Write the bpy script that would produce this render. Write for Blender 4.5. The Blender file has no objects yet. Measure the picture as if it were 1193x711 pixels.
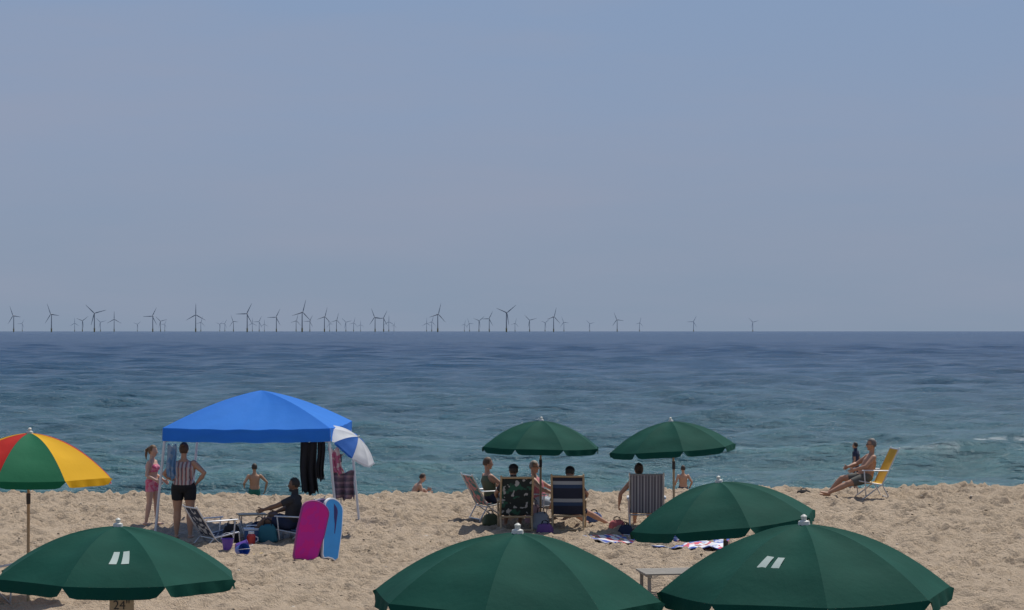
import bpy, math, random
import numpy as np
from mathutils import Vector, Matrix, Quaternion
random.seed(4); rng=np.random.default_rng(7)
scene=bpy.context.scene
V=Vector
# ------------------------------------------------------------------ materials
def nmat(name):
    m=bpy.data.materials.new(name); m.use_nodes=True
    nt=m.node_tree; b=nt.nodes['Principled BSDF']; return m,nt,b
def lk(nt,a,b): nt.links.new(a,b)
def mixc(nt,fac,a,b,mode='MIX'):
    n=nt.nodes.new('ShaderNodeMix'); n.data_type='RGBA'; n.blend_type=mode
    for sock,v in ((n.inputs[0],fac),(n.inputs[6],a),(n.inputs[7],b)):
        if hasattr(v,'links') or isinstance(v,bpy.types.NodeSocket): lk(nt,v,sock)
        elif isinstance(v,(int,float)): sock.default_value=v
        else: sock.default_value=(*v[:3],1)
    return n.outputs[2]
def math_(nt,op,a,b=None,clamp=False):
    n=nt.nodes.new('ShaderNodeMath'); n.operation=op; n.use_clamp=clamp
    for i,v in enumerate((a,b)):
        if v is None: continue
        if isinstance(v,(int,float)): n.inputs[i].default_value=v
        else: lk(nt,v,n.inputs[i])
    return n.outputs[0]
def coords(nt,scale=(1,1,1),kind='Object'):
    tc=nt.nodes.new('ShaderNodeTexCoord'); mp=nt.nodes.new('ShaderNodeMapping')
    mp.inputs['Scale'].default_value=scale; lk(nt,tc.outputs[kind],mp.inputs[0]); return mp.outputs[0]
def noise(nt,vec,scale,detail=3,rough=.5):
    n=nt.nodes.new('ShaderNodeTexNoise'); n.inputs['Scale'].default_value=scale
    n.inputs['Detail'].default_value=detail; n.inputs['Roughness'].default_value=rough
    lk(nt,vec,n.inputs['Vector']); return n.outputs['Fac']
def ramp(nt,fac,p0,p1):
    n=nt.nodes.new('ShaderNodeMapRange'); n.inputs[1].default_value=p0; n.inputs[2].default_value=p1
    lk(nt,fac,n.inputs[0]); return n.outputs[0]
def bump(nt,b,h,strength,dist):
    n=nt.nodes.new('ShaderNodeBump'); n.inputs['Strength'].default_value=strength
    n.inputs['Distance'].default_value=dist; lk(nt,h,n.inputs['Height']); lk(nt,n.outputs[0],b.inputs['Normal'])
def plain(name,c,rough=.6,var=.12,sc=6,metal=0,bmp=0):
    m,nt,b=nmat(name); v=coords(nt); f=noise(nt,v,sc)
    c0=tuple(x*(1-var) for x in c); c1=tuple(min(1,x*(1+var)) for x in c)
    lk(nt,mixc(nt,f,c0,c1),b.inputs['Base Color']); b.inputs['Roughness'].default_value=rough
    b.inputs['Metallic'].default_value=metal
    if bmp: bump(nt,b,noise(nt,v,sc*4),.4,bmp)
    return m
def fabric(name,c,trans=.25,var=.1,rough=.8,sc=3,tc=None,spec=.25):
    m,nt,b=nmat(name); v=coords(nt); f=noise(nt,v,sc,4)
    c0=tuple(x*(1-var) for x in c); c1=tuple(min(1,x*(1+var)) for x in c)
    col=mixc(nt,f,c0,c1); lk(nt,col,b.inputs['Base Color']); b.inputs['Roughness'].default_value=rough
    b.inputs['Specular IOR Level'].default_value=spec
    h=noise(nt,v,2.2,5,.6); bump(nt,b,h,.5,.03)
    t=nt.nodes.new('ShaderNodeBsdfTranslucent'); 
    if tc: t.inputs[0].default_value=(*tc,1)
    else: lk(nt,col,t.inputs[0])
    mx=nt.nodes.new('ShaderNodeMixShader'); mx.inputs[0].default_value=trans
    lk(nt,b.outputs[0],mx.inputs[1]); lk(nt,t.outputs[0],mx.inputs[2])
    lk(nt,mx.outputs[0],nt.nodes['Material Output'].inputs[0]); return m
def stripes(name,cols,axis=0,period=.12,wob=.0):
    m,nt,b=nmat(name); v=coords(nt)
    s=nt.nodes.new('ShaderNodeSeparateXYZ'); lk(nt,v,s.inputs[0]); x=s.outputs[axis]
    if wob: x=math_(nt,'ADD',x,math_(nt,'MULTIPLY',noise(nt,v,7),wob))
    fr=math_(nt,'FRACT',math_(nt,'MULTIPLY',x,1/period))
    r=nt.nodes.new('ShaderNodeValToRGB'); r.color_ramp.interpolation='CONSTANT'
    e=r.color_ramp.elements; n=len(cols)
    e[0].position=0; e[0].color=(*cols[0],1); e[1].position=1/n; e[1].color=(*cols[1],1)
    for i in range(2,n):
        q=e.new(i/n); q.color=(*cols[i],1)
    lk(nt,fr,r.inputs[0]); lk(nt,r.outputs[0],b.inputs['Base Color']); b.inputs['Roughness'].default_value=.8
    return m
def blotch(name,c0,c1,scale=12,th=.5,c2=None):
    m,nt,b=nmat(name); v=coords(nt)
    f=ramp(nt,noise(nt,v,scale,2),th-.02,th+.02); col=mixc(nt,f,c0,c1)
    if c2:
        f2=ramp(nt,noise(nt,coords(nt,(1.3,.8,1.1)),scale*1.7,1),.6,.63); col=mixc(nt,f2,col,c2)
    lk(nt,col,b.inputs['Base Color']); b.inputs['Roughness'].default_value=.85; return m
# ------------------------------------------------------------------ mesh builder
class MB:
    def __init__(s): s.v=[]; s.f=[]; s.m=[]
    def tube(s,pts,rad,seg=10,side=None,mat=0,cap=True):
        pts=[V(p) for p in pts]; n=len(pts); base=len(s.v)
        prev=None
        for i,p in enumerate(pts):
            t=(pts[min(i+1,n-1)]-pts[max(i-1,0)]).normalized()
            if side is not None: a=V(side)
            elif prev is not None: a=prev
            else: a=V((1,0,0)) if abs(t.x)<.8 else V((0,1,0))
            a=(a-t*a.dot(t)).normalized(); b=t.cross(a); prev=a
            r=rad[i] if isinstance(rad,(list,tuple)) else rad
            ra,rb=r if isinstance(r,(list,tuple)) else (r,r)
            for k in range(seg):
                th=2*math.pi*k/seg; s.v.append(p+a*ra*math.cos(th)+b*rb*math.sin(th))
        for i in range(n-1):
            for k in range(seg):
                k2=(k+1)%seg; s.f.append((base+i*seg+k,base+i*seg+k2,base+(i+1)*seg+k2,base+(i+1)*seg+k)); s.m.append(mat)
        if cap:
            s.f.append(tuple(base+k for k in range(seg))[::-1]); s.m.append(mat)
            s.f.append(tuple(base+(n-1)*seg+k for k in range(seg))); s.m.append(mat)
    def capsule(s,pts,rad,seg=10,side=None,mat=0):
        pts=[V(p) for p in pts]; R=[r if isinstance(r,(list,tuple)) else (r,r) for r in rad]
        d0=(pts[0]-pts[1]).normalized(); d1=(pts[-1]-pts[-2]).normalized()
        m0=min(R[0]); m1=min(R[-1])
        P=[pts[0]+d0*m0*.95,pts[0]+d0*m0*.6]+pts+[pts[-1]+d1*m1*.6,pts[-1]+d1*m1*.95]
        Q=[(R[0][0]*.3,R[0][1]*.3),(R[0][0]*.8,R[0][1]*.8)]+R+[(R[-1][0]*.8,R[-1][1]*.8),(R[-1][0]*.3,R[-1][1]*.3)]
        s.tube(P,Q,seg,side,mat)
    def ell(s,c,r,M=None,mat=0,nu=16,nv=10,fn=None,keep=None):
        c=V(c); base=len(s.v); M=M or Matrix.Identity(3); dirs=[]
        for j in range(nv+1):
            ph=math.pi*j/nv
            for i in range(nu):
                th=2*math.pi*i/nu
                d=V((math.sin(ph)*math.cos(th),math.sin(ph)*math.sin(th),math.cos(ph))); dirs.append(d)
                q=V((d.x*r[0],d.y*r[1],d.z*r[2]))
                if fn: q=fn(d,q)
                s.v.append(c+M@q)
        for j in range(nv):
            for i in range(nu):
                i2=(i+1)%nu
                if keep and not keep((dirs[j*nu+i]+dirs[(j+1)*nu+i2])*.5): continue
                s.f.append((base+j*nu+i,base+(j+1)*nu+i,base+(j+1)*nu+i2,base+j*nu+i2)); s.m.append(mat)
    def box(s,c,h,M=None,mat=0):
        c=V(c); M=M or Matrix.Identity(3); b=len(s.v)
        for x in(-1,1):
            for y in(-1,1):
                for z in(-1,1): s.v.append(c+M@V((x*h[0],y*h[1],z*h[2])))
        for f in((0,1,3,2),(4,6,7,5),(0,4,5,1),(2,3,7,6),(0,2,6,4),(1,5,7,3)):
            s.f.append(tuple(b+k for k in f)); s.m.append(mat)
    def grid(s,nu,nv,fn,mat=0,matfn=None):
        b=len(s.v)
        for j in range(nv+1):
            for i in range(nu+1): s.v.append(V(fn(i/nu,j/nv)))
        for j in range(nv):
            for i in range(nu):
                a=b+j*(nu+1)+i; s.f.append((a,a+1,a+nu+2,a+nu+1))
                s.m.append(matfn((i+.5)/nu,(j+.5)/nv) if matfn else mat)
    def mesh(s,name,mats,smooth=True):
        me=bpy.data.meshes.new(name); me.from_pydata([tuple(v) for v in s.v],[],s.f)
        for m in mats: me.materials.append(m)
        me.polygons.foreach_set('material_index',s.m); me.update()
        if smooth: me.polygons.foreach_set('use_smooth',[True]*len(me.polygons)); me.set_sharp_from_angle(angle=math.radians(38))
        return me
    def obj(s,name,mats,loc=(0,0,0),rz=0,smooth=True,rot=None):
        o=bpy.data.objects.new(name,s.mesh(name,mats,smooth)); o.location=loc
        o.rotation_euler=rot if rot else (0,0,rz); scene.collection.objects.link(o); return o
def sm(t): 
    t=np.clip(t,0,1); return t*t*(3-2*t)
# ------------------------------------------------------------------ terrain
SEA=-0.75
def gz(x,y):
    x=np.asarray(x,float); y=np.asarray(y,float)
    c=.13+.16*sm((x-1)/9)
    yc=46+.35*np.sin(x*.5+1)+.3*np.sin(x*.21)
    z=c*sm((y-35)/(yc-35))
    z=z-(.8+c)*sm((y-yc)/4.6)-np.where(y>yc+3,(y-yc-3)*.05,0)
    z=z+.02*np.sin(x*.9+y*.35)*np.sin(y*.6-x*.2)*np.where(y<46,1,0)
    return z
def G(x,y): return float(gz(x,y))
xs=np.concatenate([-np.geomspace(3000,16.2,26),np.arange(-16,16.01,.055),np.geomspace(16.2,3000,26)])
ys=np.concatenate([-np.geomspace(600,1,12),np.linspace(0,13.5,20),np.arange(14,48,.06),np.arange(48,60,.4),np.geomspace(61,400,12)])
X,Y=np.meshgrid(xs,ys); Z=gz(X,Y)
for _ in range(26):
    a=rng.uniform(0,6.28); l=rng.uniform(.5,2.2); k=2*math.pi/l; ph=rng.uniform(0,6.28)
    Z+=np.where((Y>13)&(Y<47.5)&(abs(X)<16.3),.0045*l**.8*np.sin(k*(math.cos(a)*X+math.sin(a)*Y)+ph),0)
def ix(x): return int(np.searchsorted(xs,x))
def iy(y): return int(np.searchsorted(ys,y))
for _ in range(17000):
    cx=rng.uniform(-15.5,15.5); cy=14+33*rng.uniform(0,1)**.7
    r=rng.uniform(.07,.17); asp=rng.uniform(1,2.2); a=rng.uniform(0,3.14); dp=rng.uniform(.015,.08)*(.45+.55*float(sm((cy-22)/12)))
    i0,i1=ix(cx-.5),ix(cx+.5); j0,j1=iy(cy-.5),iy(cy+.5)
    dx=X[j0:j1,i0:i1]-cx; dy=Y[j0:j1,i0:i1]-cy
    u=(dx*math.cos(a)+dy*math.sin(a))/(r*asp*.75); w=(-dx*math.sin(a)+dy*math.cos(a))/(r*.75)
    q=u*u+w*w
    Z[j0:j1,i0:i1]+=-dp*np.exp(-q)+.5*dp*np.exp(-(np.sqrt(q)-1.6)**2*5)
def fastgrid(name,X,Y,Z,mat,attrs=None):
    ny,nx=X.shape; co=np.stack([X,Y,Z],-1).reshape(-1,3).astype(np.float32)
    me=bpy.data.meshes.new(name); me.vertices.add(len(co)); me.vertices.foreach_set('co',co.ravel())
    idx=np.arange(ny*nx).reshape(ny,nx); q=np.stack([idx[:-1,:-1],idx[:-1,1:],idx[1:,1:],idx[1:,:-1]],-1).reshape(-1,4)
    me.loops.add(q.size); me.loops.foreach_set('vertex_index',q.ravel().astype(np.int32))
    me.polygons.add(len(q)); me.polygons.foreach_set('loop_start',(np.arange(len(q))*4).astype(np.int32))
    me.polygons.foreach_set('use_smooth',np.ones(len(q),bool)); me.update(calc_edges=True)
    for k,a in (attrs or {}).items():
        at=me.attributes.new(k,'FLOAT','POINT'); at.data.foreach_set('value',a.ravel().astype(np.float32))
    me.materials.append(mat); o=bpy.data.objects.new(name,me); scene.collection.objects.link(o); return o
m,nt,b=nmat('sand_mat'); v=coords(nt)
f1=noise(nt,v,.35,4,.6); f2=noise(nt,v,5,5,.65); f3=noise(nt,v,60,2)
c=mixc(nt,f1,(.42,.33,.24),(.54,.43,.32)); c=mixc(nt,math_(nt,'MULTIPLY',ramp(nt,f2,.35,.75),.6),c,(.33,.25,.17))
c=mixc(nt,math_(nt,'MULTIPLY',ramp(nt,f3,.3,.8),.3),c,(.60,.495,.38))
sp=ramp(nt,noise(nt,v,13,3,.75),.65,.71); c=mixc(nt,math_(nt,'MULTIPLY',sp,.7),c,(.12,.09,.06))
s=nt.nodes.new('ShaderNodeSeparateXYZ'); lk(nt,v,s.inputs[0])
wet=ramp(nt,s.outputs[2],-.25,-.6); c=mixc(nt,wet,c,(.17,.125,.085))
lk(nt,c,b.inputs['Base Color']); b.inputs['Roughness'].default_value=.95; b.inputs['Specular IOR Level'].default_value=.15
h=math_(nt,'ADD',math_(nt,'MULTIPLY',noise(nt,v,7,6,.7),1.0),math_(nt,'MULTIPLY',noise(nt,v,40,3),.25))
bump(nt,b,h,1.,.12); sand_m=m
fastgrid('sand_beach',X,Y,Z,sand_m)
# ------------------------------------------------------------------ sea
rows=[46.]; 
while rows[-1]<900: rows.append(rows[-1]+.0026*rows[-1]*(rows[-1]/57)**.5)
rows=np.concatenate([rows,np.geomspace(rows[-1]*1.1,70000,60)])
sc_=np.linspace(-1,1,520); sc_=np.concatenate([-np.geomspace(40,1.05,12),sc_,np.geomspace(1.05,40,12)])
S,YY=np.meshgrid(sc_,rows); XX=S*(14+.3*YY)
drow=np.gradient(rows)[:,None]; dcol=(14+.3*YY)*2/520
spc=np.maximum(dcol,drow*.6); edge=np.clip(1-(np.abs(S)-1)*5,0,1)
ZZ=np.zeros_like(XX)
for i in range(90):
    l=math.exp(rng.uniform(math.log(.45),math.log(6))); k=2*math.pi/l; a=rng.normal(0,.6)
    wgt=np.clip(1.6-5*spc/l,0,1)
    ZZ+=wgt*(.032/k)*np.sin(k*(math.sin(a)*XX+math.cos(a)*YY)+rng.uniform(0,6.28))
for i in range(30):
    l=rng.uniform(4,15); k=2*math.pi/l; a=rng.normal(0,.35)
    ZZ+=(.036/k)*np.sin(k*(math.sin(a)*XX+math.cos(a)*YY)+rng.uniform(0,6.28))*np.clip(1.8-3.2*spc/l,0,1)
foam=np.zeros_like(XX)
for (yc,x0,x1,amp,ff) in ((60,-16,16,.10,.0),(70,-20,2,.12,.0),(82,14.5,24,.24,.9),(71,9,22,.2,.2),(93,-25,10,.12,.0)):
    wob=yc+.5*np.sin(XX*.23+yc)+.25*np.sin(XX*.7+yc*2); d=YY-wob
    ext=sm((XX-x0)/4)*sm((x1-XX)/4)
    prof=np.exp(-np.where(d<0,(d/.5)**2,(d/1.8)**2)); ZZ+=amp*ext*prof
    n=.5+.5*np.sin(XX*2.3+np.sin(XX*.9)*3)*np.sin(XX*.61+1)
    foam+=ff*ext*np.exp(-((d+.3)/.2)**2)*(n>.35)
for cx,cy,w,ff in((-10.2,128,.5,.4),):
    foam+=ff*np.exp(-((XX-cx)/w)**2-((YY-cy)/(.5*cy/100))**2)
ZZ=SEA+ZZ*edge
m,nt,b=nmat('sea_water_mat'); v=coords(nt); s=nt.nodes.new('ShaderNodeSeparateXYZ'); lk(nt,v,s.inputs[0])
far=ramp(nt,math_(nt,'LOGARITHM',s.outputs[1],10.),1.76,2.75)
streak=noise(nt,coords(nt,(.012,.04,1)),1,5,.6); streak2=noise(nt,coords(nt,(.3,.8,1)),1,6,.7)
streak3=noise(nt,coords(nt,(.22,.07,1)),1,7,.75); streak4=noise(nt,coords(nt,(.04,.005,1)),1,7,.7)
rp=nt.nodes.new('ShaderNodeValToRGB'); e=rp.color_ramp.elements
e[0].position=0; e[0].color=(.085,.190,.195,1); e[1].position=1; e[1].color=(.009,.044,.115,1)
q=e.new(.3); q.color=(.044,.112,.155,1); q=e.new(.65); q.color=(.017,.066,.138,1)
lk(nt,math_(nt,'ADD',far,math_(nt,'MULTIPLY',math_(nt,'SUBTRACT',streak,.5),.2)),rp.inputs[0])
c=mixc(nt,math_(nt,'MULTIPLY',ramp(nt,streak2,.42,.7),.42),rp.outputs[0],(.012,.042,.068))
c=mixc(nt,math_(nt,'MULTIPLY',ramp(nt,streak3,.45,.7),.42),c,(.007,.028,.060))
c=mixc(nt,math_(nt,'MULTIPLY',ramp(nt,streak4,.45,.7),.3),c,(.006,.024,.065))
at=nt.nodes.new('ShaderNodeAttribute'); at.attribute_name='foam'
fo=math_(nt,'MULTIPLY',at.outputs['Fac'],ramp(nt,noise(nt,v,3,4,.7),.3,.55),clamp=True)
c=mixc(nt,fo,c,(.7,.74,.74)); lk(nt,c,b.inputs['Base Color'])
b.inputs['IOR'].default_value=1.33
lk(nt,math_(nt,'SUBTRACT',.19,math_(nt,'MULTIPLY',far,.12)),b.inputs['Specular IOR Level'])
lk(nt,math_(nt,'ADD',.18,math_(nt,'MULTIPLY',fo,.6)),b.inputs['Roughness'])
h=math_(nt,'ADD',noise(nt,coords(nt,(.7,1.3,1)),2.2,5,.6),math_(nt,'MULTIPLY',noise(nt,coords(nt,(.12,.3,1)),1.,4,.6),2.5))
bump(nt,b,h,1.,.34); sea_m=m
fastgrid('sea',XX,YY,ZZ,sea_m,{'foam':foam})
# ------------------------------------------------------------------ wind turbines
tm=[plain('turbine_paint_near',(.36,.35,.35),.5,.05),plain('turbine_haze_tint_far',(.46,.47,.50),.5,.05)]  # far turbines: distance haze painted into a lighter, bluer base colour
ty=plain('turbine_base_yellow',(.35,.25,.08),.6)
def turb_mesh(ph,mt,yaw):
    mb=MB(); mb.tube([(0,0,-10),(0,0,18)],[4.2,4.2],10,mat=1); mb.tube([(0,0,18),(0,0,60),(0,0,103)],[3.2,2.7,2.1],10)
    mb.box((0,0,20),(6,6,.6),mat=1)
    M=Matrix.Rotation(yaw,3,'Z')
    mb.capsule([M@V((0,8,105)),M@V((0,-5,105))],[2.8,2.8],8); mb.capsule([M@V((0,-5,105)),M@V((0,-9,105))],[2.6,1.2],8)
    for k in range(3):
        a=ph+k*2*math.pi/3; d=V((math.sin(a),0,math.cos(a))); P=[];R=[]
        for t,w in((0,1.5),(.08,2.0),(.2,2.9),(.5,2.0),(.8,1.3),(1,.6)):
            P.append(M@(V((0,-7.5-2*t,105))+d*68*t)); R.append((w,max(.35,w*.35)))
        mb.tube(P,R,8,side=M@d.cross(V((0,1,0))))
    return mb.mesh('wind_turbine',[mt,ty])
tms=[[turb_mesh(p,tm[q],y) for p,y in((0,.2),(.5,-.3),(.9,.4),(1.3,.1),(1.7,-.5),(.25,.6))] for q in(0,1)]
TT=[(16,31),(26,15),(60,34),(87,16),(96,21),(110,36),(117,18),(133,24),(160,14),(178,30),(187,20),(192,14),(228,33),(234,18),(256,14),(262,15),(272,20),(288,35),(294,16),(302,19),(308,14),(322,28),(345,21),(352,38),(361,20),(378,29),(384,15),(392,22),(403,18),(412,17),(420,13),(437,28),(447,26),(453,19),(459,12),(497,16),(503,19),(510,34),(541,14),(547,16),(558,21),(570,25),(590,37),(600,16),(617,22),(635,17),(645,29),(657,18),(687,15),(719,23),(745,17),(808,19),(877,18)]
for i,(bx,T) in enumerate(TT):
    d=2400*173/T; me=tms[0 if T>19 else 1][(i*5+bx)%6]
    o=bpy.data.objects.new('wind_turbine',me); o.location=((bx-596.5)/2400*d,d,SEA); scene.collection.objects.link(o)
# ------------------------------------------------------------------ umbrellas
GREEN=fabric('umbrella_green_cloth',(.005,.062,.045),.10,.2,spec=.11)
WHT=plain('white_cloth_print',(.36,.44,.41),.8,.05); WOOD=plain('pole_wood',(.42,.30,.17),.5,.2,12); METAL=plain('aluminium',(.55,.55,.56),.35,.05,metal=.6)
DARK=plain('dark_metal',(.03,.03,.035),.5); BONE=plain('finial_white',(.6,.6,.55),.5)
def umbrella(name,x,y,R,ztop,depth,phase,tilt=(0,0),mats=None,cols=None,mark=None,pole=WOOD,nr=8,val=.11,zpiv=.3,pr=1.):
    mb=MB(); g=G(x,y); zt=ztop-g
    TM=Matrix.Rotation(tilt[0],3,'X')@Matrix.Rotation(tilt[1],3,'Y'); piv=V((0,0,zt-depth-zpiv))
    def T(p): return piv+TM@(V(p)-piv)
    st=2*math.pi/nr
    def surf(phi,t,off=0):
        k=round((phi-phase-st/2)/st); dl=phi-phase-st/2-k*st
        poly=math.cos(st/2)/math.cos(dl); w=1-(abs(dl)/(st/2))**2
        r=R*t*(1-(1-poly)*(.35+.65*t)); z=zt-depth*(.16*t+.84*t**2.1)-.035*R*w*math.sin(math.pi*min(t,1))
        z+=.010*R*w*math.sin(t*17+k*2.1)*t
        return V((r*math.cos(phi)*(1),r*math.sin(phi),z+off))
    for k in range(nr):
        mi=cols[k%len(cols)] if cols else 0
        p0=phase+k*st
        mb.grid(10,14,lambda u,v:T(surf(p0+u*st*.9999+1e-5,v)),mi)
        def hang(u,v):
            p=surf(p0+u*st*.9999+1e-5,1.0); e=min(u,1-u); q=min(1,e/.10); q=q**.5
            wv=.012*math.sin(u*19+k*1.7)*v
            n=V((p.x,p.y,0)).normalized()
            return T(p+n*(.02*v+wv)-V((0,0,val*v*(.12+.88*q))))
        mb.grid(14,3,hang,mi)
        mb.tube([T(surf(p0,t,-.012)) for t in(.03,.3,.6,.85,.99)],.007*pr,6,mat=6)
        mb.tube([T(surf(p0,.5,-.02)),T((0,0,zt-depth-.02))],.006*pr,6,mat=6)
    mb.tube([T((0,0,zt-.01)),T((0,0,zt+.02*pr)),T((0,0,zt+.03*pr)),T((0,0,zt+.06*pr)),T((0,0,zt+.075*pr))],[.05*pr,.045*pr,.02*pr,.026*pr,.008*pr],12,mat=5)
    mb.tube([(0,0,-.05),piv],.022*pr,12,mat=4); mb.tube([piv-TM@V((0,0,.02)),T((0,0,zt))],.019*pr,12,mat=4)
    mb.tube([piv-V((0,0,.1)),piv+V((0,0,.05))],.03*pr,12,mat=6)
    mb.tube([T((0,0,zt-depth-.05)),T((0,0,zt-depth+.03))],.035*pr,12,mat=6)
    if mark:  # two plain slanted bars printed on the front panel
        ph,t0,t1=mark
        for s0 in(-.085,.02):
            mb.grid(4,6,lambda u,v:T(surf(ph+(s0+.065*u+.035*(1-v)-.017)/(R*.65),t0+(t1-t0)*v,.004)),3)
    o=mb.obj(name,(mats or [GREEN,GREEN,GREEN])+[WHT,pole,BONE,DARK],(x,y,g)); return o
cam_dir=-math.pi/2
r_=math.radians
ua=umbrella('green_beach_umbrella',-3.76,19.6,1.17,1.95,.46,cam_dir+r_(-13),(r_(-1),r_(1)),mark=(cam_dir+r_(13),.56,.74))
umbrella('green_beach_umbrella',.03,16.4,1.16,2.2,.50,cam_dir+r_(-12),(r_(0),r_(1)))
umbrella('green_beach_umbrella',2.35,16.5,1.16,2.26,.52,cam_dir+r_(0),(0,r_(-1)),mark=(cam_dir-r_(30),.56,.76))
umbrella('green_beach_umbrella',2.63,25.4,1.16,1.95,.48,cam_dir+r_(10),(0,r_(-6)))
umbrella('green_beach_umbrella',.55,39.7,1.17,2.08,.50,cam_dir+r_(20),(0,r_(1)))
umbrella('green_beach_umbrella',3.02,38.5,1.17,2.12,.50,cam_dir+r_(5),(0,r_(-4)))
RED=fabric('umbrella_red',(.50,.02,.015),.3,.06); YEL=fabric('umbrella_yellow',(.75,.42,.01),.3,.06); GR2=fabric('umbrella_kelly_green',(.01,.15,.07),.3,.06)
umbrella('rainbow_beach_umbrella',-6.8,29,1.19,2.37,.60,cam_dir+r_(-8),(0,r_(1)),mats=[RED,GR2,YEL],cols=[1,2,0,1,2,1,2,0],val=.10)
WU=fabric('umbrella_white',(.72,.75,.78),.35,.03); BU=fabric('umbrella_blue',(.03,.14,.5),.35,.05)
umbrella('blue_white_umbrella',-3.16,38.1,.56,1.98,.22,cam_dir+r_(10),(r_(14),r_(40)),mats=[WU,BU,WU],cols=[0,0,1,0,1,0,0,1],val=.03,zpiv=.28,pr=.5,pole=METAL)
tag=MB(); tag.box((0,0,0),(.115,.006,.065),mat=0)
tg=tag.obj('number_tag',[plain('tag_board',(.5,.4,.28),.7)],(.06,-.035,1.20),smooth=False); tg.parent=ua
cu=bpy.data.curves.new('tag_number','FONT'); cu.body='24"'; cu.size=.12; cu.extrude=.001; cu.align_x='CENTER'; cu.align_y='CENTER'
cu.materials.append(DARK); to=bpy.data.objects.new('tag_number',cu); scene.collection.objects.link(to); to.parent=tg
to.location=(0,-.009,0); to.rotation_euler=(math.pi/2,0,0)
# ------------------------------------------------------------------ canopy tent
TB=fabric('tent_blue_cloth',(.03,.22,.74),.3,.08,tc=(.04,.25,.85)); LEG=plain('tent_leg_white',(.6,.62,.65),.4,.05)
mb=MB(); H=1.53; zc,zp=2.02,2.66
for k in range(4):
    M=Matrix.Rotation(k*math.pi/2,3,'Z')
    def roof(u,v):
        a=(u*2-1); z=zc+(zp-zc)*(1-v**1.15)+.05*math.sin(math.pi*v)*(abs(a)**2)-.05*math.sin(math.pi*v)*(1-a*a)
        z-=.03*(1-a*a)*v**4; z+=.008*math.sin(a*16+v*9)*v*(1-a*a)
        return M@V((a*v*H,-v*H,z))
    mb.grid(28,20,roof,0)
    def val(u,v):
        p=roof(u,1.); n=M@V((0,-1,0))
        return p+n*(.004+.014*math.sin(u*23+k)*v)-V((0,0,.24*v))
    mb.grid(30,4,val,0)
    c0=V((M@V((-H+.04,-H+.04,0)))); c1=V((M@V((H-.04,-H+.04,0))))
    t0=c0+V((0,0,zc-.03)); b0=V((c0.x*1.13,c0.y*1.02,-.02))
    mb.tube([t0,b0],.024,8,mat=1); mb.box((b0.x,b0.y,.03),(.06,.06,.008),mat=1)
    t1=c1+V((0,0,zc-.03))
    for (a_,za,b_,zb) in((0,0,.5,-.22),(0,-.22,.5,0),(.5,0,1,-.22),(.5,-.22,1,0)):
        mb.tube([t0.lerp(t1,a_)+V((0,0,za)),t0.lerp(t1,b_)+V((0,0,zb))],.011,6,mat=2)
    mb.tube([t0+V((0,0,-.1)),V((0,0,zp-.08))],.012,6,mat=2)
mb.tube([(0,0,zp-.4),(0,0,zp-.02)],.02,8,mat=2)
tent=mb.obj('blue_canopy_tent',[TB,LEG,METAL],(-4.75,39.0,.02),r_(-3))
# ------------------------------------------------------------------ hanging cloths
def cloth(name,w,h,mat,loc,rz,amp=.04,blow=0,skew=0,nw=2.5):
    mb=MB()
    def fn(u,v):
        return ((u-.5)*w+skew*v+.03*math.sin(v*5+w*9)*v,amp*math.sin(u*nw*6.28+v*1.5)*(.3+v)+blow*v*v,-h*v+.03*math.sin(u*9)+.02*math.sin(u*23)*v)
    mb.grid(24,20,fn,0); o=mb.obj(name,[mat],loc,rz)
    sd=o.modifiers.new('thick','SOLIDIFY'); sd.thickness=.012; return o
BLK=plain('black_cloth',(.012,.012,.015),.9); 
cloth('black_beach_towel',.30,.95,BLK,(-3.70,37.55,1.80),r_(5),.05)
cloth('black_beach_towel',.14,.70,BLK,(-3.48,37.6,1.80),r_(5),.04)
cloth('blue_beach_towel',.17,.60,blotch('blue_towel_mat',(.09,.20,.36),(.22,.3,.4),8),(-6.16,37.35,1.74),r_(15),.02)
cloth('striped_beach_towel',.42,.50,stripes('towel_mauve',[(.16,.11,.16),(.30,.2,.24),(.12,.1,.13)],2,.12,.05),(-3.10,37.9,1.22),r_(-10),.06)
cloth('pink_beach_towel',.2,.45,blotch('pink_towel_mat',(.45,.12,.22),(.6,.5,.5),9),(-3.26,37.6,1.66),0,.03,skew=.1)
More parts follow.
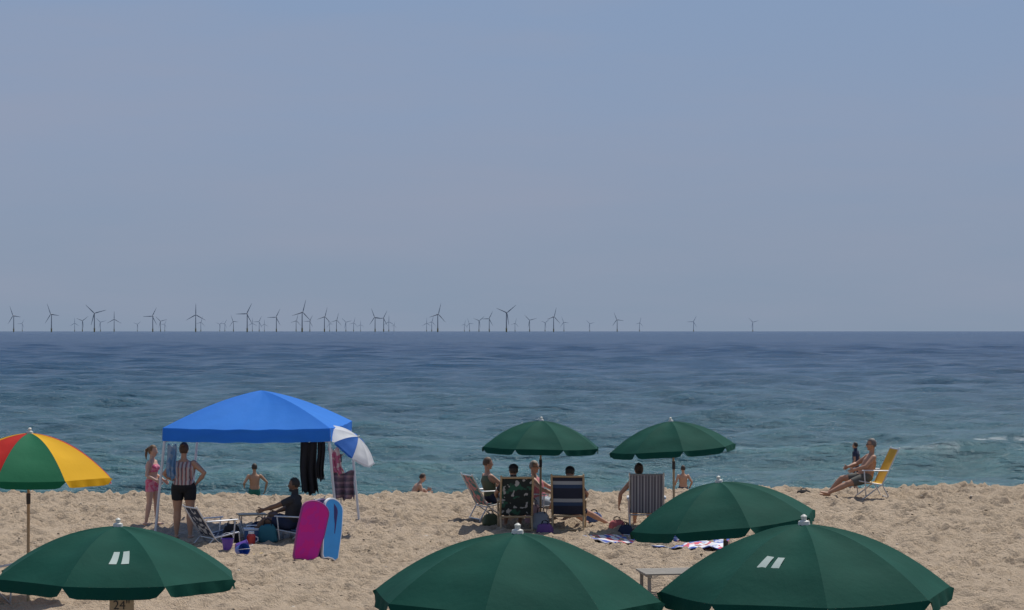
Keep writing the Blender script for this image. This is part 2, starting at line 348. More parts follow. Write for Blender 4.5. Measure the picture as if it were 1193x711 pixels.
# ------------------------------------------------------------------ chairs
def chair(name,x,y,rz,fab,frame=METAL,sh=.34,bl=.72,rec=28,w=.56,fr=.014,zo=0,d=.48):
    mb=MB(); rc=r_(rec); yb=-d/2; yf=d/2; zb=sh-.07
    top=V((0,yb-bl*math.sin(rc),zb+bl*math.cos(rc)))
    for s in(-1,1):
        X_=s*w/2; o=V((X_,0,0))
        bd=(top-V((0,yb,zb))).normalized()
        mb.capsule([o+top+bd*.03,o+V((0,yb,zb)),o+V((0,yb+.10,zb-.10)) if sh<.3 else o+V((0,yf*.8,.0))],[fr]*3,8,mat=1)
        mb.capsule([o*.98+V((0,yf,sh)),o*.98+V((0,yb,zb-.01)),o*.98+V((0,yb-.16,0))],[fr]*3,8,mat=1)
        if sh<.3: mb.capsule([o*.98+V((0,yf,sh)),o*.98+V((0,yf+.03,0))],[fr]*2,8,mat=1)
        ap=V((0,yb,zb))+bd*.27; az=sh+.22
        mb.capsule([o*1.08+V((0,ap.y,az)),o*1.08+V((0,yf-.04,az+.01))],[(.028,.014)]*2,8,side=(1,0,0),mat=2)
        mb.capsule([o*1.06+V((0,yf-.08,az)),o*1.03+V((0,yf-.12,sh*.2))],[fr]*2,8,mat=1)
    for p in(top+V((0,0,.0)),V((0,yf,sh)),V((0,yb-.15,.03)),V((0,yb,zb-.02))):
        mb.tube([p+V((-w/2,0,0)),p+V((w/2,0,0))],fr,8,mat=1)
    def fn(u,v):
        xx=(u-.5)*(w-.03); sg=.035*(1-(2*u-1)**2)
        if v<.62:
            t=v/.62; p=top.lerp(V((0,yb,zb)),t); n=V((0,-math.cos(rc),-math.sin(rc)))
            return p+n*sg*math.sin(math.pi*min(1,t*.9+.05))+V((xx,.004,.012))
        t=(v-.62)/.38; p=V((0,yb,zb)).lerp(V((0,yf,sh)),t)
        return p+V((xx,0,-sg*math.sin(math.pi*t)-.02*math.sin(math.pi*t)+.012))
    mb.grid(12,36,fn,0)
    o=mb.obj(name,[fab,frame,WOOD if frame is WOOD else LEG],(x,y,G(x,y)+zo),rz)
    return o
F_dk=blotch('chair_dark_green_print',(.012,.02,.02),(.02,.09,.06),5,.58,(.35,.36,.36))
F_nv=stripes('chair_navy_stripe',[(.012,.018,.04),(.012,.018,.04),(.02,.05,.12),(.3,.33,.36),(.012,.018,.04)],2,.34)
F_gy=stripes('chair_grey_stripe',[(.30,.30,.32),(.10,.10,.12),(.40,.40,.42),(.14,.13,.16)],0,.115)
F_fl=blotch('chair_pattern',(.03,.04,.07),(.45,.47,.5),11,.55); F_fb=blotch('chair_pattern_b',(.03,.05,.09),(.3,.36,.42),13,.52)
F_yl=plain('chair_yellow',(.62,.36,.02),.8); F_pk=blotch('chair_teal_pink',(.03,.16,.16),(.5,.2,.2),8,.5)
F_gn=plain('chair_green',(.02,.16,.10),.8)
Fd=lambda dx,dy: math.atan2(dy,dx)-math.pi/2
chair('wooden_beach_chair',.06,39.2,r_(4),F_dk,WOOD,sh=.36,bl=.80,rec=22,w=.60,fr=.02)
chair('wooden_beach_chair',1.08,39.3,r_(-4),F_nv,WOOD,sh=.36,bl=.80,rec=20,w=.60,fr=.02)
chair('folding_beach_chair',.52,40.75,Fd(1,-.15),F_pk,METAL,sh=.32,bl=.66)
chair('folding_beach_chair',-.38,41.0,Fd(1,.45),F_pk,METAL,sh=.36,bl=.68)
chair('folding_beach_chair',2.56,39.3,r_(-3),F_gy,METAL,sh=.36,bl=.80,rec=18,w=.64)
chair('folding_beach_chair',-5.20,36.7,Fd(.75,.5),F_fl,METAL,sh=.24,bl=.62,rec=32)
chair('folding_beach_chair',-3.98,37.2,Fd(-1,.25),F_fb,METAL,sh=.24,bl=.66,rec=26)
chair('yellow_beach_chair',7.58,44.0,Fd(-1,-.12),F_yl,METAL,sh=.38,bl=.82,rec=26,w=.6)
chair('green_beach_chair',-7.22,28.4,r_(-20),F_gn,METAL,sh=.36,bl=.72,rec=20)
# ------------------------------------------------------------------ people
def ik(a,b,l1,l2,pole):
    a=V(a);b=V(b); d=b-a; L=min(d.length,(l1+l2)*.998); dn=d.normalized(); b=a+dn*L
    x=(l1*l1-l2*l2+L*L)/(2*L); h=math.sqrt(max(0,l1*l1-x*x)); p=V(pole); p=(p-dn*p.dot(dn)).normalized()
    return a+dn*x+p*h,b
EYW=plain('eye_white',(.7,.7,.68),.3,.02); LIP=plain('lips',(.40,.13,.11),.5); IRI=plain('eye_dark',(.02,.015,.01),.3)
def person(name,loc,rz,S=1.,female=False,skin=(.46,.26,.17),hairc=(.03,.018,.01),pelvis=(0,0,.95),lean=(0,0,1),bend=0.,
           wl=(-.27,.03,.88),wr=(.27,.03,.88),el=(-.3,-1,0),er=(.3,-1,0),al=(-.10,0,.08),ar=(.10,0,.08),kl=(0,1,0),kr=(0,1,0),
           fl=(-.15,1,0),frd=(.15,1,0),face=(0,1,0),top=None,bot=None,clothes=(),hair='short',belly=1.,hat=None,glasses=False,shoes=False,headup=0.,fat=1.):
    pel=V(pelvis); ld=V(lean).normalized(); side=V((1,0,0)); fw=ld.cross(side)*-1
    if fw.y<0 and abs(ld.z)>.3: fw=-fw
    sp=lambda u: pel+ld*u+fw*bend*u*u
    B=MB(); sw=.155 if female else .175; hp=.175 if female else .165; wa=.122 if female else .142
    prof=[(-.09,.10,.08),(-.05,.145,.105),(0,hp,.118*(.6+.4*belly)),(.07,.158,.108*belly),(.14,wa,.098*belly),(.26,.152,.108*(.5+.5*belly)),(.36,.168,.112),(.43,sw-.01,.09),(.475,.10,.066),(.51,.058,.056),(.56,.05,.052),(.62,.05,.052)]
    prof=[(u,a*(fat if u<.4 else (1+fat)/2 if u<.5 else 1),b_*(fat if u<.4 else 1)) for u,a,b_ in prof]; sw*=(1+fat)/2
    B.tube([sp(u) for u,_,_ in prof],[(a,b_) for _,a,b_ in prof],20,side=side)
    if female:
        for s in(-1,1): B.ell(sp(.32)+side*s*.075+fw*.085,(.062,.055,.058),nu=12,nv=8)
    sL=sp(.435)-side*(sw+.005); sR=sp(.435)+side*(sw+.005)
    eL,wL=ik(sL,wl,.285,.25,el); eR,wR=ik(sR,wr,.285,.25,er)
    hL=pel-side*.088*fat-ld*.02; hR=pel+side*.088*fat-ld*.02
    kL,aL=ik(hL,al,.43,.42,kl); kR,aR=ik(hR,ar,.43,.42,kr)
    segs=[('torso',sp(-.06),sp(.50),.125*fat),('neck',sp(.50),sp(.60),.05)]
    k=(.9 if female else 1.)*fat
    for nm,s_,e_,w_ in(('armL',sL,eL,wL),('armR',sR,eR,wR)):
        B.capsule([s_,s_.lerp(e_,.4),e_,e_.lerp(w_,.35),w_],[.054*k,.047*k,.038*k,.04*k,.025],12)
        segs+=[(nm,s_,e_,.048),('fore',e_,w_,.035)]
    for nm,h_,k_,a_,fd in(('thigh',hL,kL,aL,fl),('thigh',hR,kR,aR,frd)):
        q=fat
        B.capsule([h_,h_.lerp(k_,.35),k_.lerp(h_,.08),k_,k_.lerp(a_,.3),k_.lerp(a_,.65),a_],[.088*q,.082*q,.056*q,.054*q,.056*q,.042*q,.034],14)
        segs+=[(nm,h_,k_,.085*q),('calf',k_,a_,.05)]
        fd=V(fd).normalized(); dn=(a_-k_).normalized(); 
        sole=a_+dn*.045
        B.capsule([sole-fd*.045,sole+fd*.05,sole+fd*.15],[(.034,.036),(.042,.03),(.04,.016)],12,side=fd.cross(V((0,0,1))) if abs(fd.z)<.9 else (1,0,0))
        segs.append(('foot',sole-fd*.05,sole+fd*.17,.04))
    hc=sp(.60)+V((0,0,.085))+fw*.02+V((0,0,headup)); f=V(face).normalized(); s_=f.cross(V((0,0,1))).normalized(); u_=s_.cross(f)
    M=Matrix((s_,f,u_)).transposed()
    def hf(d,q):
        if d.z<0:
            t=-d.z; q.x*=1-.32*t*t; q.y*=1-.12*t; q.y+=.018*t
        if d.y>.3: q.x*=.97
        return q
    B.ell(hc,(.077,.096,.118),M,nu=24,nv=18,fn=hf)
    B.capsule([hc+M@V((0,.088,.018)),hc+M@V((0,.108,-.018)),hc+M@V((0,.102,-.03))],[.010,.016,.014],8)
    B.ell(hc+M@V((0,.07,-.095)),(.03,.028,.02),M,nu=10,nv=8)
    for s in(-1,1): B.ell(hc+M@V((s*.078,-.005,-.005)),(.010,.02,.032),M,nu=10,nv=8)
    segs.append(('head',hc-u_*.03,hc+u_*.03,.09))
    tmp=bpy.data.objects.new('tmp',B.mesh('tmp',[],False)); scene.collection.objects.link(tmp)
    md=tmp.modifiers.new('r','REMESH'); md.mode='VOXEL'; md.voxel_size=.011
    sm_=tmp.modifiers.new('s','SMOOTH'); sm_.iterations=4; sm_.factor=.5
    dg=bpy.context.evaluated_depsgraph_get(); dg.update(); me=tmp.evaluated_get(dg).to_mesh()
    n=len(me.vertices); co=np.empty(n*3); me.vertices.foreach_get('co',co); co=co.reshape(-1,3)
    no=np.empty(n*3); me.vertices.foreach_get('normal',no); no=no.reshape(-1,3)
    polys=[tuple(p.vertices) for p in me.polygons]
    bpy.data.objects.remove(tmp)
    best=np.full(n,1e9); lab=np.zeros(n,int); tt=np.zeros(n)
    for i,(nm,a,b_,r) in enumerate(segs):
        a=np.array(a);d=np.array(b_)-a; t=np.clip(((co-a)@d)/(d@d),0,1); ds=np.linalg.norm(co-a-t[:,None]*d,axis=1)-r
        mk=ds<best; best[mk]=ds[mk]; lab[mk]=i; tt[mk]=t[mk]
    vm=np.zeros(n,int)
    for nm,t0,t1,mi in clothes:
        for i,sg in enumerate(segs):
            if sg[0]==nm or (nm=='arms' and sg[0] in('armL','armR')): vm[(lab==i)&(tt>=t0)&(tt<=t1)]=mi
    co=co+no*np.where(vm>0,.011,0)[:,None]
    A=MB(); A.v=[V(c) for c in co]; A.f=list(polys)
    A.m=[int(max(set([vm[i] for i in p]),key=[vm[i] for i in p].count)) for p in polys]
    for s,w_,e_ in((-1,wL,eL),(1,wR,eR)):
        d=(w_-e_).normalized(); ref=V((0,1,0)) if abs(d.y)<.75 else V((0,0,1))
        tb=(ref-d*ref.dot(d)).normalized(); nn=d.cross(tb)*(1 if s>0 else -1)
        if nn.dot(side)*s>0: nn=-nn
        A.capsule([w_-d*.02,w_+d*.03,w_+d*.08],[(.024,.018),(.038,.016),(.04,.013)],10,side=tb)
        for j,(o_,L_) in enumerate(((.030,.070),(.010,.080),(-.011,.074),(-.031,.058))):
            p0=w_+d*.075+tb*o_; p1=p0+d*L_*.5+nn*.006; p2=p1+(d*.85+nn*.55).normalized()*L_*.3; p3=p2+(d*.5+nn*.85).normalized()*L_*.25
            A.capsule([p0,p1,p2,p3],[.0095,.0088,.008,.007],6)
        p0=w_+d*.03+tb*.03; p1=p0+(d*.6+tb*.8).normalized()*.04; p2=p1+(d*.9+tb*.2+nn*.3).normalized()*.03
        A.capsule([p0,p1,p2],[.013,.011,.008],6)
    for s in(-1,1):
        A.ell(hc+M@V((s*.03,.083,.012)),(.014,.010,.008),M,5,nu=10,nv=8); A.ell(hc+M@V((s*.03,.0925,.012)),(.006,.003,.006),M,6,nu=8,nv=6)
        A.capsule([hc+M@V((s*.015,.094,.03)),hc+M@V((s*.045,.084,.03))],[.004,.003],6,mat=1)
    A.capsule([hc+M@V((-.022,.088,-.058)),hc+M@V((0,.096,-.058)),hc+M@V((.022,.088,-.058))],[.004,.007,.004],6,mat=7)
    if glasses:
        for s in(-1,1):
            A.ell(hc+M@V((s*.033,.098,.012)),(.027,.006,.019),M,6,nu=12,nv=8); A.capsule([hc+M@V((s*.058,.09,.015)),hc+M@V((s*.08,0,.01))],[.004,.004],6,mat=6)
    def hfn(d,q):
        return q*(1+.03*math.sin(d.x*14+d.z*9)*math.cos(d.y*11))
    low=-.75 if hair!='short' else -.45
    A.ell(hc+M@V((0,-.010,.012)),(.087,.100,.122),M,1,nu=28,nv=20,fn=hfn,keep=lambda d:(d.z>.55 or d.y<.12) and d.z>low and not(d.y>-.15 and d.z<-.1))
    if hair=='long': A.capsule([hc+M@V((0,-.06,.02)),hc+M@V((0,-.10,-.10)),hc+M@V((0,-.10,-.24)),hc+M@V((0,-.08,-.33))],[(.07,.05),(.075,.035),(.06,.03),(.03,.015)],12,side=s_,mat=1)
    if hair=='tail': A.capsule([hc+M@V((0,-.10,.05)),hc+M@V((0,-.15,-.0)),hc+M@V((0,-.15,-.12)),hc+M@V((0,-.13,-.2))],[.028,.034,.026,.010],10,mat=1)
    if hair=='bun': A.ell(hc+M@V((0,-.10,.07)),(.045,.04,.042),M,1,nu=14,nv=10)
    if hat:
        A.ell(hc+M@V((0,-.008,.045)),(.094,.106,.09),M,8,nu=24,nv=14,keep=lambda d:d.z>-.05)
        if hat=='cap': A.grid(10,5,lambda u,v:hc+M@V(((u-.5)*.15*(1-.25*v*v),.085+.085*v-.10*(u-.5)**2*4*.35,.05-.02*v-.03*(2*u-1)**2)),8)
        else: A.grid(28,3,lambda u,v:hc+M@V((math.cos(u*6.2832)*(.09+.07*v),math.sin(u*6.2832)*(.102+.07*v)-.008,.045-.02*v)),8)
    mats=[plain(name+'_skin',skin,.55,.08,9),plain(name+'_hair',hairc,.6,.3,30),top or BLK,bot or BLK,BLK,EYW,IRI,LIP,WHT if hat!='cap' else BLK]
    o=A.obj(name,mats,loc,rz); o.scale=(S,S,S); return o
def P(x,y,dz=0): return (x,y,G(x,y)+dz)
TANK=stripes('tank_print',[(.40,.33,.32),(.12,.07,.08),(.45,.22,.2),(.5,.45,.42)],0,.07,.06)
PINK=blotch('pink_swimsuit',(.62,.10,.19),(.7,.28,.35),14); NAVY=plain('navy_cloth',(.015,.025,.06),.9); TEAL=plain('green_trunks',(.01,.13,.10),.8)
GREY=plain('dark_tshirt',(.03,.03,.035),.9); PKS=plain('rose_shirt',(.42,.14,.17),.9); BLU=plain('pale_shirt',(.35,.4,.45),.9); KHA=plain('khaki_shorts',(.10,.10,.09),.9)
OLV=plain('olive_shirt',(.10,.13,.08),.9)
tank=[('torso',.2,.93,2),('torso',0,.2,3),('thigh',0,.5,3)]
shirt=[('torso',.18,1,2),('arms',0,.6,2),('torso',0,.18,3),('thigh',0,.7,3)]
trunks=[('torso',0,.16,3),('thigh',0,.72,3)]
person('woman',P(-6.0,37.7),r_(-4),1.0,True,skin=(.44,.24,.15),hairc=(.07,.035,.018),top=TANK,bot=BLK,clothes=tank,hair='bun',belly=1.15,fat=1.28,
       wr=(.24,.0,1.02),er=(1,-.3,0),wl=(-.20,.14,1.05),el=(-1,-.4,0),al=(-.14,.02,.08),ar=(.13,-.05,.08),face=(.1,1,-.12))
person('girl',P(-6.93,39.7),Fd(1,-.25),.88,True,skin=(.55,.33,.24),hairc=(.13,.07,.03),top=PINK,bot=PINK,clothes=[('torso',.52,.82,2),('torso',0,.2,3),('thigh',0,.42,3)],hair='tail',fat=1.08,
       wl=(-.16,.22,.98),wr=(.2,.20,1.0),al=(-.08,.08,.08),ar=(.09,-.10,.08),face=(0,1,-.15))
person('boy',P(-6.12,49.0),r_(15),.78,False,skin=(.36,.2,.12),hairc=(.03,.02,.012),bot=TEAL,clothes=trunks,wl=(-.30,.12,1.08),wr=(.34,.05,.95),er=(1,-.4,0),al=(-.16,.05,.08),ar=(.16,-.05,.08))
person('child',P(-2.30,47.5),Fd(1,.3),.78,False,skin=(.45,.26,.18),hairc=(.05,.03,.02),pelvis=(0,0,.13),lean=(0,.35,1),bend=.3,bot=NAVY,clothes=trunks,
       wl=(-.15,.5,.35),wr=(.2,.48,.3),al=(-.14,.62,.08),ar=(.14,.6,.08),kl=(0,0,1),kr=(0,0,1),face=(0,1,-.4))
person('child',P(4.1,49.4),r_(10),.66,False,skin=(.48,.26,.16),hairc=(.05,.03,.02),bot=NAVY,clothes=trunks,wl=(-.3,.1,1.0),wr=(.3,.1,1.0))
person('toddler',P(7.70,46.2),r_(60),.60,False,skin=(.4,.23,.15),hairc=(.02,.014,.01),top=NAVY,bot=NAVY,clothes=shirt)
person('man',P(7.50,44.0),Fd(-1,-.12),1.02,False,skin=(.40,.21,.13),hairc=(.12,.10,.09),pelvis=(0,-.02,.44),lean=(0,-.46,1),bend=.25,bot=KHA,clothes=trunks,belly=1.3,fat=1.18,glasses=True,
       wl=(-.17,.25,.60),wr=(.2,.28,.64),el=(-1,-.4,-.3),er=(1,-.4,-.3),al=(-.16,.88,.10),ar=(.18,.70,.10),kl=(-.1,.2,1),kr=(.1,.3,1),fl=(-.1,1,.25),frd=(.1,1,.05),face=(.1,1,-.05))
person('man',P(-4.0,37.2),Fd(-1,.25),1.0,False,skin=(.16,.085,.05),hairc=(.012,.01,.008),pelvis=(0,0,.33),lean=(0,-.28,1),bend=.2,top=GREY,bot=NAVY,clothes=shirt,hair='short',fat=1.15,
       wl=(-.30,.62,.50),el=(-.6,-.3,-1),wr=(.18,.35,.50),er=(1,-.3,-.4),al=(-.16,.72,.08),ar=(.14,.60,.08),kl=(0,0,1),kr=(0,0,1),face=(-.1,1,-.1))
person('man',P(.06,39.2),r_(4),1.0,False,skin=(.38,.21,.14),pelvis=(0,-.05,.46),lean=(-.08,-.33,1),bend=.15,top=GREY,bot=NAVY,clothes=shirt,hat='cap',fat=1.15,
       wl=(-.33,.25,.60),wr=(.33,.25,.60),el=(-1,-.4,-.3),er=(1,-.4,-.3),al=(-.14,.62,.08),ar=(.14,.62,.08),kl=(0,0,1),kr=(0,0,1),face=(-.3,1,-.1))
person('woman',P(.60,40.75),Fd(1,-.15),.97,True,skin=(.52,.30,.21),hairc=(.28,.25,.22),pelvis=(0,-.03,.42),lean=(0,-.4,1),bend=.2,top=PKS,bot=BLU,clothes=tank,hair='short',glasses=True,fat=1.25,
       wl=(-.2,.3,.6),wr=(.25,.25,.58),el=(-1,-.4,-.3),er=(1,-.4,-.3),al=(-.12,.82,.12),ar=(.14,.80,.09),kl=(0,.1,1),kr=(0,.1,1),face=(.3,1,-.1))
person('woman',P(-.36,41.0),Fd(1,.45),.97,True,skin=(.45,.26,.18),hairc=(.10,.06,.035),pelvis=(0,-.05,.46),lean=(0,-.3,1),bend=.2,top=OLV,bot=NAVY,clothes=tank,hair='short',fat=1.15,
       wl=(-.25,.3,.6),wr=(.28,.3,.55),el=(-1,-.4,-.3),er=(1,-.4,-.3),al=(-.12,.55,.08),ar=(.14,.60,.08),kl=(0,0,1),kr=(0,0,1),face=(.2,1,-.1))
person('man',P(1.08,39.35),r_(-4),.98,False,skin=(.5,.28,.2),hairc=(.04,.03,.02),pelvis=(0,-.02,.44),lean=(.06,-.38,1),bend=.1,top=NAVY,bot=NAVY,clothes=shirt,
       wl=(-.33,.25,.60),wr=(.33,.25,.60),el=(-1,-.4,-.3),er=(1,-.4,-.3),al=(.30,.68,.08),ar=(.74,.45,.08),kl=(.2,0,1),kr=(0.4,.2,1),fl=(.4,1,0),frd=(.9,.6,.2),face=(.2,1,-.4),hat='cap')
person('woman',P(2.48,39.3),r_(-3),.99,True,skin=(.45,.25,.17),hairc=(.05,.03,.02),pelvis=(0,-.05,.46),lean=(-.12,-.28,1),bend=.1,top=BLU,bot=NAVY,clothes=tank,hair='bun',fat=1.15,
       wl=(-.44,.0,.46),el=(-1,-.6,-.1),wr=(.3,.25,.60),er=(1,-.4,-.3),al=(-.14,.62,.08),ar=(.14,.62,.08),kl=(0,0,1),kr=(0,0,1),face=(-.4,1,0))
# ------------------------------------------------------------------ boogie boards
def board(name,x,y,rot,w,h,face,edge,back):
    out=[]; N=14
    for i in range(N+1):
        a=math.pi*i/N; out.append((w/2*math.cos(a)*(1),h-w*.36+w*.36*math.sin(a)))
    out+=[(-w*.5,h*.5),(-w*.42,.05),(-w*.34,0),(-w*.12,.03),(w*.12,.03),(w*.34,0),(w*.42,.05),(w*.5,h*.5)]
    mb=MB(); n=len(out); t=.028
    def ring(sc,yy): 
        b=len(mb.v); cx,cz=0,h*.5
        for (px,pz) in out: mb.v.append(V((cx+(px-cx)*sc,yy+.04*((pz/h)**3),cz+(pz-cz)*(1-(1-sc)*.5))))
        return b
    r=[ring(.90,-t),ring(.97,-t),ring(1,-t*.5),ring(1,t*.5),ring(.97,t)]
    for k,mi in zip(range(4),(1,1,1,2)):
        for i in range(n):
            j=(i+1)%n; mb.f.append((r[k]+i,r[k]+j,r[k+1]+j,r[k+1]+i)); mb.m.append(mi)
    mb.f.append(tuple(r[0]+i for i in range(n))[::-1]); mb.m.append(0)
    mb.f.append(tuple(r[4]+i for i in range(n))); mb.m.append(2)
    return mb.obj(name,[face,edge,back],(x,y,G(x,y)+.0),rot=rot)
MAG=blotch('board_magenta',(.68,.015,.26),(.60,.02,.30),5,.5); EDG=plain('board_edge',(.35,.03,.2),.4); NVB=plain('board_navy',(.03,.02,.13),.4); BLB=plain('board_blue',(.03,.25,.6),.4); WHB=plain('board_white',(.7,.72,.75),.4)
board('pink_bodyboard',-3.42,33.85,(r_(-8),r_(17),r_(24)),.50,1.04,MAG,EDG,NVB)
board('navy_bodyboard',-3.20,34.05,(r_(-8),r_(17),r_(40)),.48,1.05,NVB,plain('board_purple',(.06,.02,.14),.4),NVB)
board('blue_bodyboard',-3.03,34.15,(r_(-8),r_(16),r_(50)),.46,1.06,BLB,WHB,WHB)
# ------------------------------------------------------------------ small things
def bag(name,x,y,w,h,d,mat,rz=0):
    mb=MB()
    def shape(dd,q):
        e=lambda t:math.copysign(abs(t)**.5,t)
        zz=e(dd.z); k=1.08-.16*zz
        return V((e(dd.x)*w*.46*k*(1+.05*math.sin(zz*6+dd.y*4)),e(dd.y)*d*.44*(k-.25*max(zz,0)),zz*h*.5+.03*h*math.sin(dd.x*5+dd.y*3)))
    mb.ell((0,0,h*.5),(1,1,1),nu=28,nv=16,fn=shape)
    for s in(-1,1): mb.capsule([(-w*.22,s*d*.22,h*.9),(-w*.16,s*d*.12,h*1.22),(0,s*d*.1,h*1.30),(w*.16,s*d*.12,h*1.2),(w*.22,s*d*.22,h*.9)],[.007]*5,6,mat=1)
    return mb.obj(name,[mat,BLK],P(x,y,-.01),rz)
bag('beach_bag',-4.38,37.0,.34,.34,.22,plain('teal_bag',(.02,.13,.17),.8)); bag('beach_bag',-5.02,36.9,.30,.36,.22,BLK,.4)
bag('beach_bag',-4.62,37.7,.34,.32,.22,NAVY,.4); bag('beach_bag',6.35,44.9,.3,.12,.2,BLK); bag('beach_bag',1.98,38.9,.3,.22,.2,plain('coral_bag',(.5,.12,.12),.8),.3)
bag('beach_bag',2.10,38.2,.26,.20,.2,NAVY,.7); bag('beach_bag',.62,38.6,.30,.2,.2,plain('purple_bag',(.14,.06,.2),.8),-.3); bag('beach_bag',-3.45,36.9,.3,.35,.22,BLK)
bag('beach_bag',.55,39.3,.34,.34,.24,plain('grey_bag',(.3,.32,.36),.8)); bag('beach_bag',-.42,39.9,.3,.24,.2,plain('olive_bag',(.08,.1,.05),.8),.5)
bag('beach_bag',.42,40.1,.3,.40,.24,plain('pale_pink_bag',(.5,.3,.3),.8),-.4); bag('beach_bag',1.60,40.2,.3,.22,.24,plain('blue_bag',(.06,.12,.3),.8),.2)
def bucket(name,x,y,c,rz=0,lie=False):
    mb=MB(); mb.tube([(0,0,0),(0,0,.2)],[.075,.105],20,cap=False); mb.tube([(0,0,.005),(0,0,.01)],[.074,.075],20); mb.tube([(0,0,.19),(0,0,.2)],[.112,.112],20,cap=False)
    mb.tube([(.105*math.cos(a),0,.2+.1*math.sin(a)) for a in np.linspace(0,math.pi,9)],.004,6,mat=1)
    o=mb.obj(name,[plain('bucket_plastic',c,.35),WHB],P(x,y,.0),rz); 
    if lie: o.rotation_euler=(r_(80),0,rz); o.location.z+=.09
    return o
bucket('toy_bucket',-4.95,35.9,(.12,.05,.35)); bucket('toy_bucket',-4.62,34.9,(.03,.12,.5),.6,True); bucket('toy_bucket',-4.72,35.3,(.1,.04,.3),2,True)
mb=MB(); mb.tube([(0,0,.02),(.25,0,.03)],.011,8); mb.ell((.33,0,.03),(.09,.055,.02)); mb.obj('toy_shovel',[plain('yellow_plastic',(.6,.4,.02),.4)],P(-4.52,34.7),.5)
mb=MB(); mb.tube([(0,0,0),(0,0,.16),(0,0,.2)],[.07,.08,.05],20); mb.tube([(0,0,.2),(0,0,.24)],.055,20,mat=1); mb.tube([(.07,0,.05),(.12,0,.08),(.12,0,.13),(.07,0,.15)],.01,8,mat=1)
mb.obj('water_jug',[plain('jug_red',(.5,.04,.04),.4),WHB],P(-4.64,36.7),0)
mb=MB(); mb.box((0,0,.11),(.2,.14,.11)); mb.box((0,0,.235),(.21,.15,.014),mat=1); mb.tube([(-.16,0,.25),(-.16,0,.3),(.16,0,.3),(.16,0,.25)],.01,8,mat=1)
o=mb.obj('cooler',[plain('cooler_blue',(.05,.13,.3),.4),WHB],P(-4.62,37.15),.2); o.modifiers.new('b','BEVEL').width=.012
mb=MB()
mb.box((0,0,.42),(.26,.18,.012))
for sx in(-1,1):
    mb.tube([(sx*.22,-.15,.41),(-sx*.05+sx*.2,.15,0)],.01,8,mat=1); mb.tube([(sx*.22,.15,.41),(sx*.15,-.15,0)],.01,8,mat=1)
mb.obj('folding_side_table',[WOOD,METAL],P(-4.78,37.9),.3)
def towel(name,x,y,w,d,mat,rz):
    mb=MB(); mb.grid(40,26,lambda u,v:((u-.5)*w,(v-.5)*d,.045+.022*math.sin(u*13+v*5)*math.cos(v*9-u*4)+.012*math.sin(u*31+v*17)),0)
    o=mb.obj(name,[mat],P(x,y),rz); o.modifiers.new('t','SOLIDIFY').thickness=.015
towel('beach_towel',2.25,37.3,1.5,1.5,stripes('towel_red_white',[(.6,.08,.10),(.7,.68,.68),(.06,.1,.4),(.7,.68,.68)],0,.28,.05),r_(20))
towel('beach_towel',3.15,36.6,1.3,1.7,blotch('towel_blue_white_floor',(.06,.12,.42),(.7,.72,.75),4,.5,(.6,.1,.15)),r_(-12))
mb=MB()
for i in range(6): mb.box((0,-.3+i*.12,.36),(.45,.045,.012))
for sx in(-1,1):
    mb.box((sx*.38,0,.33),(.025,.33,.018))
    for sy in(-1,1): mb.box((sx*.38,sy*.26,.155),(.022,.022,.157))
o=mb.obj('slatted_wooden_table',[plain('weathered_wood',(.26,.24,.21),.8,.25,10)],P(2.28,29.5),.15,smooth=False)
mb=MB()
for i in range(1300):
    x=random.uniform(-12,12); y=random.uniform(20,46.5); j=iy(y); k=ix(x); z=float(Z[j,k]); r=random.uniform(.006,.022)
    mb.ell((x,y,z+r*.3),(r*random.uniform(.8,2.2),r*random.uniform(.8,1.6),r*.6),Matrix.Rotation(random.uniform(0,3),3,'Z'),mat=random.choice((0,0,1)),nu=6,nv=4)
mb.obj('beach_debris',[plain('dry_seaweed',(.06,.045,.03),.9),plain('shell',(.5,.45,.38),.6)])
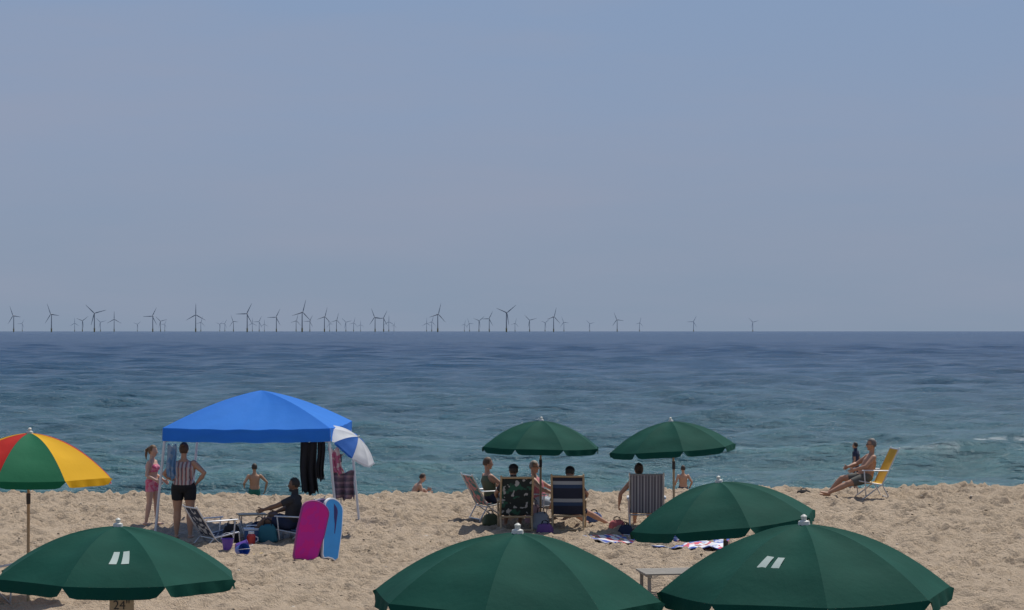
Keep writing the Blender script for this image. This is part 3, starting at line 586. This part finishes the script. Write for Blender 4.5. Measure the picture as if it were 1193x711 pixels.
# ------------------------------------------------------------------ light + sky
el,az=r_(61),r_(32)
sd=V((math.sin(az)*math.cos(el),math.cos(az)*math.cos(el),math.sin(el)))
L=bpy.data.lights.new('sun','SUN'); L.energy=3.9; L.angle=r_(.5); L.color=(1,.95,.87)
lo=bpy.data.objects.new('sun',L); lo.rotation_euler=sd.to_track_quat('Z','Y').to_euler(); lo.location=(20,30,40); scene.collection.objects.link(lo)
w=bpy.data.worlds.new('World'); scene.world=w; w.use_nodes=True; nt=w.node_tree; bg=nt.nodes['Background']
sky=nt.nodes.new('ShaderNodeTexSky'); sky.sky_type='NISHITA'; sky.sun_disc=False; sky.sun_elevation=el; sky.sun_rotation=az; sky.dust_density=1; sky.air_density=1.
tc=nt.nodes.new('ShaderNodeTexCoord'); s=nt.nodes.new('ShaderNodeSeparateXYZ'); lk(nt,tc.outputs['Generated'],s.inputs[0])
z=s.outputs[2]
rp=nt.nodes.new('ShaderNodeValToRGB'); e=rp.color_ramp.elements; k=1/.1
cols=[(0,(.235,.30,.40)),(.25,(.252,.316,.427)),(.6,(.255,.33,.47)),(1,(.235,.33,.50))]
e[0].position=0; e[1].position=1
while len(e)<4: e.new(.5)
for i,(p,c) in enumerate(cols): e[i].position=p; e[i].color=(*c,1)
lk(nt,ramp(nt,z,0,.17),rp.inputs[0])
mp=nt.nodes.new('ShaderNodeMapping'); mp.inputs['Scale'].default_value=(2.2,2.2,13); mp.inputs['Rotation'].default_value=(0,r_(4),0); lk(nt,tc.outputs['Generated'],mp.inputs[0])
cl=noise(nt,mp.outputs[0],1.6,6,.55)
cc=mixc(nt,math_(nt,'MULTIPLY',ramp(nt,cl,.42,.72),.5),rp.outputs[0],(.31,.335,.43))
sc2=nt.nodes.new('ShaderNodeVectorMath'); sc2.operation='SCALE'; sc2.inputs[3].default_value=k; lk(nt,cc,sc2.inputs[0])
fac=ramp(nt,z,.17,.55); fac=math_(nt,'MULTIPLY',fac,.85)
lk(nt,mixc(nt,fac,sc2.outputs[0],sky.outputs[0]),bg.inputs[0]); bg.inputs[1].default_value=.1
# ------------------------------------------------------------------ camera
cd=bpy.data.cameras.new('camera'); cam=bpy.data.objects.new('camera',cd); scene.collection.objects.link(cam)
cd.sensor_width=36; cd.lens=36*2400/1193; cd.clip_end=200000; cd.clip_start=.5
cam.location=(0,0,3.8); cam.rotation_euler=(math.pi/2+math.atan(30.5/2400),0,0); scene.camera=cam
scene.view_settings.view_transform='Standard'; scene.view_settings.look='None'; scene.view_settings.exposure=0
